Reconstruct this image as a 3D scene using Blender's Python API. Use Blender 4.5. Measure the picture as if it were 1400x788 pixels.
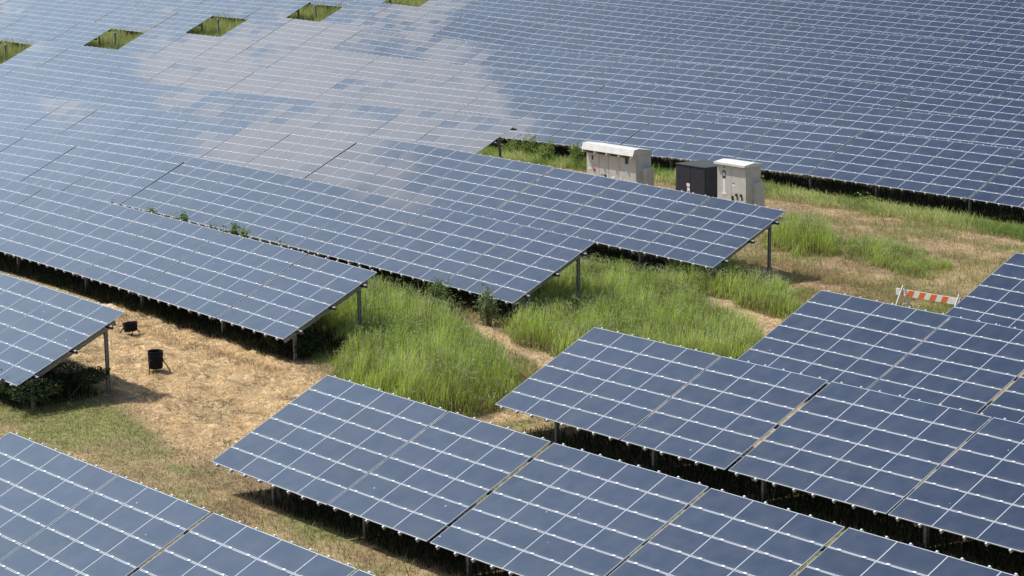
import bpy, bmesh, math, random
import numpy as np
from mathutils import Vector, Matrix
for o in list(bpy.data.objects): bpy.data.objects.remove(o)
SC = bpy.context.scene
COL = SC.collection
R = math.radians
rnd = random.Random(7)
# ------------------------------------------------------------------ camera
YAW, PITCH, ROLL, FPX = -0.9101, 0.19682, -0.01955, 3255.6
cy, sy, cp, sp = math.cos(YAW), math.sin(YAW), math.cos(PITCH), math.sin(PITCH)
FWD = Vector((sy*cp, cy*cp, -sp)); RT = Vector((cy, -sy, 0)); UP = RT.cross(FWD)
R2 = RT*math.cos(ROLL) + UP*math.sin(ROLL); U2 = UP*math.cos(ROLL) - RT*math.sin(ROLL)
CAMZ = 15.5
cam = bpy.data.cameras.new('camera'); co = bpy.data.objects.new('camera', cam); COL.objects.link(co)
cam.sensor_width = 36; cam.lens = FPX/1400*36; cam.clip_start = 0.5; cam.clip_end = 3000
M = Matrix((R2, U2, -FWD)).transposed().to_4x4(); M.translation = (0, 0, CAMZ)
co.matrix_world = M; SC.camera = co
# ------------------------------------------------------------------ sky, clouds and sun
SUN = Vector((-1.2, -.73, 2.31)).normalized()
SUN_EL = math.asin(SUN.z); SUN_AZ = math.atan2(SUN.x, SUN.y)
W = bpy.data.worlds.new('World'); SC.world = W; W.use_nodes = True
nt = W.node_tree; N = nt.nodes; L = nt.links; N.clear()
wo = N.new('ShaderNodeOutputWorld'); bg = N.new('ShaderNodeBackground')
sky = N.new('ShaderNodeTexSky'); sky.sky_type = 'NISHITA'; sky.sun_disc = False
sky.sun_elevation = SUN_EL; sky.sun_rotation = SUN_AZ
sky.air_density = 1.3; sky.dust_density = 2.2; sky.ozone_density = 1.5
tc = N.new('ShaderNodeTexCoord')
nz = N.new('ShaderNodeTexNoise'); nz.inputs['Scale'].default_value = 36; nz.inputs['Detail'].default_value = 7
nz.inputs['Roughness'].default_value = .62
L.new(tc.outputs['Generated'], nz.inputs['Vector'])
def w_dir(az, el):
    az, el = R(az), R(el)
    return (math.sin(az)*math.cos(el), math.cos(az)*math.cos(el), math.sin(el))
def w_blob(az, el, rad, soft):
    d = N.new('ShaderNodeVectorMath'); d.operation = 'DOT_PRODUCT'; d.inputs[1].default_value = w_dir(az, el)
    nn = N.new('ShaderNodeVectorMath'); nn.operation = 'NORMALIZE'; L.new(tc.outputs['Generated'], nn.inputs[0])
    L.new(nn.outputs[0], d.inputs[0])
    m = N.new('ShaderNodeMapRange'); m.inputs['From Min'].default_value = math.cos(R(rad+soft)); m.inputs['From Max'].default_value = math.cos(R(max(rad-soft, .1)))
    m.inputs['To Min'].default_value = 0; m.inputs['To Max'].default_value = 1
    L.new(d.outputs['Value'], m.inputs['Value']); return m.outputs[0]
def w_math(op, a, b):
    m = N.new('ShaderNodeMath'); m.operation = op
    for i, v in enumerate((a, b)):
        if isinstance(v, (int, float)): m.inputs[i].default_value = v
        else: L.new(v, m.inputs[i])
    return m.outputs[0]
CLOUDS = [(-73.9, 26.0, .74, .5), (-73.0, 26.9, 1.1, .5), (-72.1, 29.7, .96, .5), (-72.1, 27.8, 1.26, .5), (-70.9, 29.2, 1.1, .5), (-69.8, 30.1, 1.1, .5), (-68.9, 31.3, .7, .5), (-73.7, 26.9, .96, .5), (-73.2, 29.7, .96, .5), (-72.5, 32.3, .7, .5), (-68.0, 30.3, .5, .4), (-75.2, 21.3, .55, .45), (-71.1, 29.5, .7, .5)]
acc = 0.0
for c in CLOUDS: acc = w_math('MAXIMUM', acc, w_blob(*c))
dn = w_math('ADD', w_math('MULTIPLY', acc, .80), w_math('MULTIPLY', w_math('SUBTRACT', nz.outputs['Fac'], .5), 1.5))
# scattered cumulus over the rest of the sky, kept away from the piece the modules mirror
nb = N.new('ShaderNodeTexNoise'); nb.inputs['Scale'].default_value = 2.6; nb.inputs['Detail'].default_value = 5
L.new(tc.outputs['Generated'], nb.inputs['Vector'])
far = w_math('SUBTRACT', nb.outputs['Fac'], w_math('ADD', w_math('MULTIPLY', w_blob(-68, 34, 34, 12), .5), .16))
den = w_math('MAXIMUM', dn, far)
mr = N.new('ShaderNodeMapRange'); mr.interpolation_type = 'SMOOTHSTEP'
mr.inputs['From Min'].default_value = .40; mr.inputs['From Max'].default_value = .62
L.new(den, mr.inputs['Value'])
sk = N.new('ShaderNodeVectorMath'); sk.operation = 'SCALE'; L.new(sky.outputs[0], sk.inputs[0]); sk.inputs['Scale'].default_value = .10
# bright haze added low in the western sky, to lighten the left modules' reflections
vl = N.new('ShaderNodeMix'); vl.data_type = 'RGBA'
vd = N.new('ShaderNodeVectorMath'); vd.operation = 'DOT_PRODUCT'; vd.inputs[1].default_value = w_dir(-93, 17)
vn = N.new('ShaderNodeVectorMath'); vn.operation = 'NORMALIZE'; L.new(tc.outputs['Generated'], vn.inputs[0]); L.new(vn.outputs[0], vd.inputs[0])
vm = N.new('ShaderNodeMapRange'); vm.interpolation_type = 'SMOOTHSTEP'
vm.inputs['From Min'].default_value = math.cos(R(41)); vm.inputs['From Max'].default_value = math.cos(R(7)); L.new(vd.outputs['Value'], vm.inputs['Value'])
L.new(vm.outputs[0], vl.inputs['Factor']); L.new(sk.outputs[0], vl.inputs['A']); vl.inputs['B'].default_value = (1.10, 1.38, 1.70, 1)
mix = N.new('ShaderNodeMix'); mix.data_type = 'RGBA'
L.new(mr.outputs[0], mix.inputs['Factor']); L.new(vl.outputs['Result'], mix.inputs['A']); mix.inputs['B'].default_value = (1.80, 1.79, 1.80, 1)
L.new(mix.outputs['Result'], bg.inputs['Color']); bg.inputs['Strength'].default_value = 1.0
L.new(bg.outputs[0], wo.inputs[0])
sl = bpy.data.lights.new('sun', 'SUN'); so = bpy.data.objects.new('sun', sl); COL.objects.link(so)
sl.energy = 4.5; sl.angle = R(.55); sl.color = (1, .955, .88)
so.rotation_euler = SUN.to_track_quat('Z', 'Y').to_euler()
SC.view_settings.view_transform = 'Standard'; SC.view_settings.look = 'None'
SC.view_settings.exposure = 0; SC.view_settings.gamma = 1
try:
    SC.cycles.max_bounces = 6; SC.cycles.transparent_max_bounces = 8
except Exception: pass
# ------------------------------------------------------------------ materials
def mat(name, base, rough=.6, metal=0, spec=.5, ior=1.5, nodes=None):
    m = bpy.data.materials.new(name); m.use_nodes = True
    b = m.node_tree.nodes['Principled BSDF']
    b.inputs['Base Color'].default_value = (*base, 1); b.inputs['Roughness'].default_value = rough
    b.inputs['Metallic'].default_value = metal; b.inputs['IOR'].default_value = ior
    b.inputs['Specular IOR Level'].default_value = spec
    if nodes: nodes(m.node_tree, b)
    return m
def noise_mix(scale, c1, c2, lo=.4, hi=.6, coord='Object', detail=6, bump=0, rough=None):
    def f(t, b):
        n = t.nodes; tc = n.new('ShaderNodeTexCoord'); z = n.new('ShaderNodeTexNoise')
        z.inputs['Scale'].default_value = scale; z.inputs['Detail'].default_value = detail
        t.links.new(tc.outputs[coord], z.inputs['Vector'])
        r = n.new('ShaderNodeMapRange'); r.inputs['From Min'].default_value = lo; r.inputs['From Max'].default_value = hi
        t.links.new(z.outputs['Fac'], r.inputs['Value'])
        x = n.new('ShaderNodeMix'); x.data_type = 'RGBA'; x.inputs['A'].default_value = (*c1, 1); x.inputs['B'].default_value = (*c2, 1)
        t.links.new(r.outputs[0], x.inputs['Factor']); t.links.new(x.outputs['Result'], b.inputs['Base Color'])
        if bump:
            u = n.new('ShaderNodeBump'); u.inputs['Strength'].default_value = bump; u.inputs['Distance'].default_value = .01
            t.links.new(z.outputs['Fac'], u.inputs['Height']); t.links.new(u.outputs[0], b.inputs['Normal'])
        if rough:
            q = n.new('ShaderNodeMapRange'); q.inputs['To Min'].default_value = rough[0]; q.inputs['To Max'].default_value = rough[1]
            t.links.new(z.outputs['Fac'], q.inputs['Value']); t.links.new(q.outputs[0], b.inputs['Roughness'])
    return f
def glass_nodes(t, b):
    # dark thin-film laminate behind glass: per-module tint, faint dust film, small droppings
    n = t.nodes; l = t.links
    oi = n.new('ShaderNodeObjectInfo'); tc = n.new('ShaderNodeTexCoord')
    x = n.new('ShaderNodeMix'); x.data_type = 'RGBA'; x.inputs['A'].default_value = (.016, .029, .064, 1); x.inputs['B'].default_value = (.022, .037, .078, 1)
    l.new(oi.outputs['Random'], x.inputs['Factor'])
    off = n.new('ShaderNodeVectorMath'); off.operation = 'ADD'; sc = n.new('ShaderNodeMath'); sc.operation = 'MULTIPLY'; sc.inputs[1].default_value = 37
    l.new(oi.outputs['Random'], sc.inputs[0]); l.new(tc.outputs['Object'], off.inputs[0]); l.new(sc.outputs[0], off.inputs[1])
    du = n.new('ShaderNodeTexNoise'); du.inputs['Scale'].default_value = 2.3; du.inputs['Detail'].default_value = 4; l.new(off.outputs[0], du.inputs['Vector'])
    dr = n.new('ShaderNodeMapRange'); dr.inputs['From Min'].default_value = .35; dr.inputs['From Max'].default_value = .8; dr.inputs['To Max'].default_value = .07
    l.new(du.outputs['Fac'], dr.inputs['Value'])
    y = n.new('ShaderNodeMix'); y.data_type = 'RGBA'; l.new(dr.outputs[0], y.inputs['Factor']); l.new(x.outputs['Result'], y.inputs['A']); y.inputs['B'].default_value = (.35, .34, .32, 1)
    vo = n.new('ShaderNodeTexVoronoi'); vo.inputs['Scale'].default_value = 1.7; l.new(off.outputs[0], vo.inputs['Vector'])
    dd = n.new('ShaderNodeMath'); dd.operation = 'LESS_THAN'; dd.inputs[1].default_value = .030; l.new(vo.outputs['Distance'], dd.inputs[0])
    z = n.new('ShaderNodeMix'); z.data_type = 'RGBA'; l.new(dd.outputs[0], z.inputs['Factor']); l.new(y.outputs['Result'], z.inputs['A']); z.inputs['B'].default_value = (.6, .6, .58, 1)
    # grime gathered along the lower edge of each module
    sp_ = n.new('ShaderNodeSeparateXYZ'); l.new(tc.outputs['Object'], sp_.inputs[0])
    gr_ = n.new('ShaderNodeMapRange'); gr_.inputs['From Min'].default_value = -.20; gr_.inputs['From Max'].default_value = -.30; gr_.inputs['To Max'].default_value = .22
    l.new(sp_.outputs['Y'], gr_.inputs['Value'])
    gm = n.new('ShaderNodeMath'); gm.operation = 'MULTIPLY'; l.new(gr_.outputs[0], gm.inputs[0]); l.new(du.outputs['Fac'], gm.inputs[1])
    zz = n.new('ShaderNodeMix'); zz.data_type = 'RGBA'; l.new(gm.outputs[0], zz.inputs['Factor']); l.new(z.outputs['Result'], zz.inputs['A']); zz.inputs['B'].default_value = (.30, .28, .24, 1)
    l.new(zz.outputs['Result'], b.inputs['Base Color'])
    rr_ = n.new('ShaderNodeMapRange'); rr_.inputs['To Min'].default_value = .02; rr_.inputs['To Max'].default_value = .10; l.new(du.outputs['Fac'], rr_.inputs['Value']); l.new(rr_.outputs[0], b.inputs['Roughness'])
M_GLASS = mat('module_glass', (.03, .04, .08), .035, 0, .5, 1.62, glass_nodes)
M_EDGE = mat('module_edge', (.55, .60, .66), .35, .0, .5)
M_BACK = mat('module_back', (.05, .05, .055), .6)
M_CLIP = mat('clip_metal', (.72, .74, .76), .35, .15)
M_ALU = mat('rail_aluminium', (.62, .64, .66), .4, .6)
M_GALV = mat('galvanised_steel', (.42, .43, .44), .5, .35, nodes=noise_mix(14, (.30, .31, .33), (.46, .47, .48), .35, .65))
M_POST = mat('dull_steel', (.26, .265, .28), .6, .2, nodes=noise_mix(14, (.20, .205, .22), (.31, .315, .325), .35, .65))
M_CAB = mat('cabinet_paint', (.50, .46, .42), .5, nodes=noise_mix(3.0, (.50, .48, .45), (.60, .575, .545), .3, .7))
M_CABSEAM = mat('cabinet_seam', (.24, .225, .21), .7)
M_WHITE = mat('white_paint', (.86, .84, .80), .4, nodes=noise_mix(4.0, (.62, .61, .58), (.74, .73, .70), .3, .7))
M_NAVY = mat('dark_paint', (.022, .023, .042), .45, nodes=noise_mix(5, (.018, .019, .034), (.030, .031, .05), .3, .7))
M_GREYTOP = mat('grey_lid', (.045, .048, .056), .6)
M_STICK = mat('sticker', (.82, .82, .80), .5)
M_STICK2 = mat('faded_sticker', (.50, .55, .60), .5)
M_BLACK = mat('black_rubber', (.02, .02, .022), .5)
M_RED = mat('red_label', (.45, .10, .09), .5)
M_ORANGE = mat('orange_sheeting', (.78, .17, .03), .45)
M_BWHITE = mat('white_sheeting', (.82, .80, .76), .45, nodes=noise_mix(16, (.70, .68, .64), (.86, .85, .82), .3, .6))
M_FADED = mat('faded_red_sheeting', (.42, .09, .08), .6)
M_POT = mat('black_plastic', (.008, .006, .010), .7, 0, .2, nodes=noise_mix(9, (.006, .005, .009), (.016, .012, .018), .35, .7))
M_CONC = mat('concrete', (.42, .40, .37), .85, nodes=noise_mix(6, (.34, .32, .29), (.47, .45, .42), .3, .7, bump=.4))
def leafmat(name, trans=.35, rough=.55):
    m = bpy.data.materials.new(name); m.use_nodes = True; t = m.node_tree; b = t.nodes['Principled BSDF']
    a = t.nodes.new('ShaderNodeAttribute'); a.attribute_name = 'col'
    t.links.new(a.outputs['Color'], b.inputs['Base Color']); b.inputs['Roughness'].default_value = rough
    b.inputs['Specular IOR Level'].default_value = .25
    tr = t.nodes.new('ShaderNodeBsdfTranslucent'); t.links.new(a.outputs['Color'], tr.inputs['Color'])
    mx = t.nodes.new('ShaderNodeMixShader'); mx.inputs[0].default_value = trans
    out = t.nodes['Material Output']
    t.links.new(b.outputs[0], mx.inputs[1]); t.links.new(tr.outputs[0], mx.inputs[2]); t.links.new(mx.outputs[0], out.inputs[0])
    return m
M_LEAF = leafmat('leaf')
M_GRASS = leafmat('grass_blade', .42)
# ------------------------------------------------------------------ helpers
def link(name, me, parent=None, loc=None, rot=None):
    o = bpy.data.objects.new(name, me); COL.objects.link(o)
    if parent is not None: o.parent = parent
    if loc is not None: o.location = loc
    if rot is not None: o.rotation_euler = rot
    return o
def empty(name, loc, rz=0):
    o = bpy.data.objects.new(name, None); COL.objects.link(o); o.location = loc; o.rotation_euler = (0, 0, rz)
    o.empty_display_size = .3
    return o
def tag(o, label=None, cat=None, group=None, kind=None):
    if label: o['label'] = label
    if cat: o['category'] = cat
    if group: o['group'] = group
    if kind: o['kind'] = kind
    return o
class MB:
    """collects boxes, tubes and prisms; build() links them as one mesh object"""
    def __init__(s): s.bm = bmesh.new(); s.mi = 0
    def box(s, x0, x1, y0, y1, z0, z1, mi=None, bevel=0):
        vs = [s.bm.verts.new(p) for p in ((x0,y0,z0),(x1,y0,z0),(x1,y1,z0),(x0,y1,z0),(x0,y0,z1),(x1,y0,z1),(x1,y1,z1),(x0,y1,z1))]
        fs = [s.bm.faces.new([vs[i] for i in f]) for f in ((0,3,2,1),(4,5,6,7),(0,1,5,4),(1,2,6,5),(2,3,7,6),(3,0,4,7))]
        for f in fs: f.material_index = s.mi if mi is None else mi
        if bevel:
            es = list({e for f in fs for e in f.edges})
            bmesh.ops.bevel(s.bm, geom=es, offset=bevel, segments=2, affect='EDGES', profile=.7)
        return s
    def prism(s, pts, y0, y1, axis='y', mi=None):
        """closed outline pts (a,b) swept along an axis"""
        def P(a, b, c): return {'y': (a, c, b), 'x': (c, a, b), 'z': (a, b, c)}[axis]
        A = [s.bm.verts.new(P(a, b, y0)) for a, b in pts]; B = [s.bm.verts.new(P(a, b, y1)) for a, b in pts]
        n = len(pts); fs = [s.bm.faces.new(A), s.bm.faces.new(B[::-1])]
        for i in range(n): fs.append(s.bm.faces.new([A[i], B[i], B[(i+1) % n], A[(i+1) % n]]))
        for f in fs: f.material_index = s.mi if mi is None else mi
        bmesh.ops.recalc_face_normals(s.bm, faces=fs)
        return s
    def tube(s, path, r, seg=10, mi=None, caps=True):
        rs = r if isinstance(r, (list, tuple)) else [r]*len(path)
        path = [Vector(p) for p in path]; rings = []
        for i, p in enumerate(path):
            d = (path[min(i+1, len(path)-1)] - path[max(i-1, 0)]).normalized()
            a = d.orthogonal().normalized() if i == 0 else (prev - d*prev.dot(d)).normalized()
            prev = a; b = d.cross(a)
            rings.append([s.bm.verts.new(p + (a*math.cos(2*math.pi*k/seg) + b*math.sin(2*math.pi*k/seg))*rs[i]) for k in range(seg)])
        fs = []
        for i in range(len(rings)-1):
            for k in range(seg):
                f = s.bm.faces.new([rings[i][k], rings[i][(k+1) % seg], rings[i+1][(k+1) % seg], rings[i+1][k]]); f.smooth = True; fs.append(f)
        if caps: fs += [s.bm.faces.new(rings[0][::-1]), s.bm.faces.new(rings[-1])]
        for f in fs: f.material_index = s.mi if mi is None else mi
        return s
    def bar(s, a, b, w, h, mi=None):
        """rectangular bar from a to b"""
        a, b = Vector(a), Vector(b); d = (b-a).normalized()
        u = Vector((0, 0, 1)) if abs(d.z) < .95 else Vector((0, 1, 0))
        x = d.cross(u).normalized(); y = x.cross(d)
        vs = [s.bm.verts.new(p + x*i*w/2 + y*j*h/2) for p in (a, b) for i, j in ((-1,-1),(1,-1),(1,1),(-1,1))]
        for f in ((0,3,2,1),(4,5,6,7),(0,1,5,4),(1,2,6,5),(2,3,7,6),(3,0,4,7)):
            q = s.bm.faces.new([vs[i] for i in f]); q.material_index = s.mi if mi is None else mi
        return s
    def lathe(s, prof, seg=24, mi=None, c=(0, 0)):
        rings = []
        for r, z in prof:
            rings.append([s.bm.verts.new((c[0]+r*math.cos(2*math.pi*k/seg), c[1]+r*math.sin(2*math.pi*k/seg), z)) for k in range(seg)])
        for i in range(len(rings)-1):
            for k in range(seg):
                f = s.bm.faces.new([rings[i][k], rings[i][(k+1) % seg], rings[i+1][(k+1) % seg], rings[i+1][k]]); f.smooth = True
                f.material_index = s.mi if mi is None else mi
        return s
    def mesh(s, name, mats, xf=None):
        if xf is not None: s.bm.transform(xf)
        me = bpy.data.meshes.new(name); s.bm.to_mesh(me); s.bm.free()
        for m in (mats if isinstance(mats, (list, tuple)) else [mats]): me.materials.append(m)
        return me
    def build(s, name, mats, parent=None, xf=None, loc=None, rot=None):
        return link(name, s.mesh(name, mats, xf), parent, loc, rot)
# smooth value noise in numpy, used to lay out the real variation of the ground cover
def vnoise(x, y, seed=0, octaves=3):
    x = np.asarray(x, float); y = np.asarray(y, float); tot = 0; amp = 1; s = 0
    for o in range(octaves):
        xi = np.floor(x).astype(np.int64); yi = np.floor(y).astype(np.int64); fx = x-xi; fy = y-yi
        fx = fx*fx*(3-2*fx); fy = fy*fy*(3-2*fy)
        def h(a, b):
            v = (a*374761393 + b*668265263 + (seed+o)*1442695041) & 0x7fffffff
            v = ((v ^ (v >> 13))*1274126177) & 0x7fffffff
            return ((v ^ (v >> 16)) & 0xffff)/65535.
        tot = tot + amp*((h(xi, yi)*(1-fx)+h(xi+1, yi)*fx)*(1-fy)+(h(xi, yi+1)*(1-fx)+h(xi+1, yi+1)*fx)*fy)
        s += amp; amp *= .5; x = x*2.03+17.1; y = y*2.03+5.7
    return tot/s
def ss(a, b, x):
    t = np.clip((x-a)/(b-a), 0, 1); return t*t*(3-2*t)
# ------------------------------------------------------------------ terrain
TILT = .4293; ROW0 = 30.736; PITCHY = 8.3728; PX = 1.21; PY = .612
CT, ST = math.cos(TILT), math.sin(TILT)
ZG=[[-2.93,-2.52,-2.10,-1.68,-1.27,-0.85,-0.44,-0.04,0.33,0.68,0.99,1.26,1.49,1.68,1.86,2.03,2.20,2.39,2.57,2.75,2.93,3.09,3.26,3.43,3.59,3.75,3.91,4.06,4.22,4.37],
[-2.50,-2.14,-1.77,-1.41,-1.05,-0.68,-0.32,0.04,0.39,0.73,1.04,1.33,1.57,1.78,1.96,2.10,2.24,2.37,2.51,2.66,2.81,2.97,3.12,3.27,3.42,3.56,3.70,3.85,3.99,4.13],
[-2.06,-1.75,-1.45,-1.14,-0.83,-0.51,-0.20,0.12,0.45,0.77,1.09,1.39,1.66,1.89,2.06,2.19,2.27,2.35,2.44,2.56,2.70,2.84,2.98,3.12,3.25,3.38,3.50,3.63,3.75,3.88],
[-1.62,-1.37,-1.11,-0.86,-0.60,-0.34,-0.07,0.21,0.50,0.81,1.12,1.43,1.72,1.98,2.18,2.29,2.33,2.34,2.36,2.45,2.59,2.72,2.84,2.96,3.08,3.19,3.30,3.41,3.52,3.64],
[-1.19,-0.98,-0.78,-0.57,-0.36,-0.15,0.08,0.31,0.56,0.84,1.14,1.45,1.76,2.05,2.28,2.42,2.40,2.36,2.30,2.35,2.45,2.59,2.70,2.81,2.90,3.00,3.10,3.20,3.29,3.39],
[-0.75,-0.59,-0.43,-0.27,-0.11,0.06,0.24,0.43,0.63,0.87,1.13,1.44,1.76,2.06,2.33,2.53,2.51,2.38,2.24,2.31,2.43,2.50,2.57,2.64,2.73,2.81,2.89,2.98,3.06,3.15],
[-0.31,-0.20,-0.08,0.04,0.16,0.29,0.42,0.57,0.73,0.91,1.13,1.40,1.73,2.03,2.27,2.43,2.36,2.26,2.09,2.08,2.23,2.34,2.41,2.48,2.55,2.62,2.69,2.76,2.83,2.91],
[0.12,0.21,0.29,0.37,0.45,0.54,0.63,0.74,0.86,0.99,1.14,1.34,1.65,1.98,2.25,2.46,2.39,2.25,2.11,2.04,2.09,2.17,2.24,2.30,2.36,2.42,2.48,2.54,2.60,2.66],
[0.56,0.61,0.66,0.72,0.77,0.82,0.87,0.94,1.03,1.13,1.24,1.33,1.50,1.76,2.06,2.32,2.35,2.26,2.12,2.03,2.00,2.03,2.08,2.13,2.18,2.23,2.28,2.33,2.37,2.42],
[1.00,1.02,1.05,1.08,1.11,1.13,1.15,1.18,1.23,1.34,1.39,1.41,1.48,1.63,1.78,2.00,2.17,2.18,2.07,1.97,1.92,1.91,1.94,1.97,2.01,2.04,2.07,2.11,2.14,2.17],
[1.43,1.44,1.45,1.46,1.47,1.47,1.48,1.48,1.47,1.49,1.48,1.50,1.48,1.56,1.66,1.70,1.80,1.89,1.90,1.87,1.83,1.81,1.81,1.82,1.84,1.85,1.87,1.89,1.91,1.92],
[1.87,1.87,1.86,1.86,1.85,1.84,1.84,1.84,1.85,1.92,1.79,1.57,1.53,1.65,1.64,1.51,1.47,1.61,1.70,1.74,1.73,1.71,1.69,1.68,1.67,1.67,1.67,1.67,1.67,1.67],
[2.32,2.30,2.28,2.27,2.25,2.24,2.24,2.25,2.29,2.41,2.19,1.86,1.76,1.78,1.72,1.57,1.47,1.50,1.56,1.61,1.61,1.60,1.57,1.54,1.52,1.50,1.47,1.45,1.43,1.41],
[2.77,2.74,2.72,2.69,2.67,2.66,2.65,2.67,2.70,2.69,2.53,2.30,2.12,2.02,1.89,1.72,1.58,1.52,1.51,1.51,1.51,1.49,1.45,1.41,1.37,1.32,1.27,1.23,1.18,1.14],
[3.23,3.19,3.16,3.12,3.10,3.08,3.07,3.06,3.04,2.97,2.83,2.66,2.46,2.28,2.09,1.90,1.73,1.61,1.53,1.48,1.44,1.39,1.34,1.28,1.21,1.15,1.08,1.01,0.94,0.87],
[3.70,3.65,3.60,3.56,3.52,3.49,3.46,3.42,3.35,3.25,3.12,2.96,2.77,2.57,2.33,2.10,1.90,1.73,1.59,1.48,1.40,1.32,1.24,1.15,1.06,0.97,0.88,0.78,0.69,0.59],
[4.18,4.12,4.06,4.00,3.95,3.89,3.83,3.75,3.66,3.54,3.39,3.22,3.03,2.80,2.56,2.31,2.07,1.86,1.68,1.52,1.38,1.26,1.15,1.03,0.92,0.80,0.68,0.56,0.43,0.31],
[4.67,4.59,4.51,4.44,4.36,4.28,4.19,4.08,3.96,3.82,3.66,3.47,3.26,3.02,2.77,2.50,2.25,2.00,1.78,1.58,1.40,1.23,1.07,0.92,0.77,0.63,0.48,0.33,0.17,0.02],
[5.16,5.07,4.97,4.87,4.77,4.66,4.54,4.41,4.26,4.10,3.91,3.71,3.48,3.23,2.97,2.69,2.42,2.15,1.89,1.65,1.42,1.21,1.01,0.82,0.64,0.45,0.27,0.09,-0.09,-0.27],
[5.67,5.55,5.43,5.30,5.17,5.04,4.89,4.73,4.56,4.37,4.17,3.94,3.70,3.44,3.16,2.87,2.58,2.29,2.00,1.72,1.45,1.20,0.96,0.73,0.50,0.29,0.07,-0.14,-0.35,-0.56],
[6.17,6.03,5.88,5.73,5.58,5.41,5.24,5.05,4.86,4.64,4.42,4.17,3.92,3.64,3.35,3.05,2.74,2.42,2.11,1.79,1.49,1.19,0.91,0.63,0.37,0.12,-0.13,-0.38,-0.62,-0.86],
[6.68,6.51,6.34,6.16,5.98,5.79,5.59,5.38,5.15,4.92,4.67,4.41,4.13,3.84,3.54,3.23,2.90,2.56,2.22,1.87,1.53,1.19,0.86,0.55,0.24,-0.05,-0.33,-0.61,-0.88,-1.16]]
ZG = np.clip(np.array(ZG), .6, 5.2)
K0, X0 = -4, -230
def row_top(x, k):
    """height of the tables' top edges at x in row k (rows may be fractional)"""
    x = np.asarray(x, float); k = np.asarray(k, float)
    tj = np.clip((x-X0)/10, 0, ZG.shape[1]-1.001); ti = np.clip(k-K0, 0, ZG.shape[0]-1.001)
    j = tj.astype(int); i = ti.astype(int); fj = tj-j; fi = ti-i
    return (ZG[i, j]*(1-fj)+ZG[i, j+1]*fj)*(1-fi)+(ZG[i+1, j]*(1-fj)+ZG[i+1, j+1]*fj)*fi
HTOP = 2.31
def ground(x, y):
    k = (np.asarray(y, float)+1.669-ROW0)/PITCHY
    b = row_top(x, k)-HTOP
    return b + .05*(vnoise(np.asarray(x)*.5, np.asarray(y)*.5, 3)-.5) + .03*(vnoise(np.asarray(x)*2.2, np.asarray(y)*2.2, 5)-.5)
def G(x, y): return float(ground(x, y))
# ------------------------------------------------------------------ ground cover layout (world metres)
def sdist(poly, x, y):
    """signed distance to a polygon, negative inside"""
    x = np.asarray(x, float); y = np.asarray(y, float)
    d = np.full(x.shape, 1e9); ins = np.zeros(x.shape, bool); n = len(poly)
    for i in range(n):
        ax, ay = poly[i]; bx, by = poly[(i+1) % n]; ex, ey = bx-ax, by-ay
        t = np.clip(((x-ax)*ex+(y-ay)*ey)/(ex*ex+ey*ey), 0, 1)
        d = np.minimum(d, np.hypot(x-ax-t*ex, y-ay-t*ey))
        c = (ay > y) != (by > y)
        with np.errstate(divide='ignore', invalid='ignore'):
            ins ^= c & (x < (bx-ax)*(y-ay)/(by-ay if by != ay else 1e-9)+ax)
    return np.where(ins, -d, d)
MEADOWS = [  # polygon, height, bend
 ([(-57.2,37.6),(-55.5,36.6),(-53.2,35.3),(-51.5,34.8),(-49.2,35.3),(-48.3,36.6),(-49.4,38.6),(-51.2,40.3),(-53.0,41.2),(-55.2,41.8),(-58,42.6),(-60,43.3),(-63,43.6),(-63,39.4),(-58.5,39.0)], 1.0),
 ([(-57.3,44.0),(-54.8,42.5),(-53.0,42.2),(-51.0,43.0),(-48.9,44.3),(-48.3,46.3),(-49.4,48.4),(-52,49.9),(-55.3,51.2),(-58.5,51.9),(-62,51.6),(-62,47.0),(-58.8,46.6)], .78),
 ([(-57,51.0),(-53.6,49.9),(-51.9,50.4),(-52.0,51.9),(-54,53.8),(-56,54.8),(-59,55.2),(-60,53)], .72),
 ([(-62.2,60.0),(-60.7,58.7),(-59.0,58.6),(-58.4,59.6),(-59.2,61.2),(-61.2,62.6),(-63.0,62.0)], .95),
 ([(-60.2,61.6),(-57.6,59.6),(-54.6,58.6),(-53.1,59.2),(-54.6,61.4),(-58.7,63.2)], .42),
]
LAWN = [(-62,26.2),(-57,25.8),(-51,26.4),(-48.6,28.1),(-50.6,29.3),(-55.2,29.9),(-57.2,29.9),(-62,29.0)]
STRAW = [(-67,31.6),(-57.3,31.0),(-54.9,29.8),(-51.2,28.9),(-48.6,29.6),(-47.6,31.6),(-49.4,34.0),(-52.4,34.9),(-55.2,36.0),(-57.6,36.9),(-68,36.6)]
HX0, HX1 = -148.74, -143.88
PATHS = [[(-58.0,43.3),(-53.5,41.9),(-51.2,41.1),(-48.2,40.6),(-47.8,42.0),(-51,42.5),(-54.6,42.6),(-57.8,43.9)],
 [(-56.5,51.0),(-52.4,49.9),(-49.8,48.4),(-48.0,48.2),(-48.2,49.4),(-51.4,50.7),(-55.6,51.8)],
 [(-48.6,33),(-47.0,33),(-46.8,46),(-47.9,46),(-47.9,39)]]
def path_w(x, y):
    w = np.zeros(np.shape(x))
    for p in PATHS: w = np.maximum(w, ss(.45, -.15, sdist(p, x, y)+(vnoise(x*1.7, y*1.7, 13)-.5)*.8))
    return w
def wob(x, y, s=1.0): return (vnoise(x*.9, y*.9, 11)-.5)*1.6*s + (vnoise(x*3.1, y*3.1, 12)-.5)*.7*s
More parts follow.
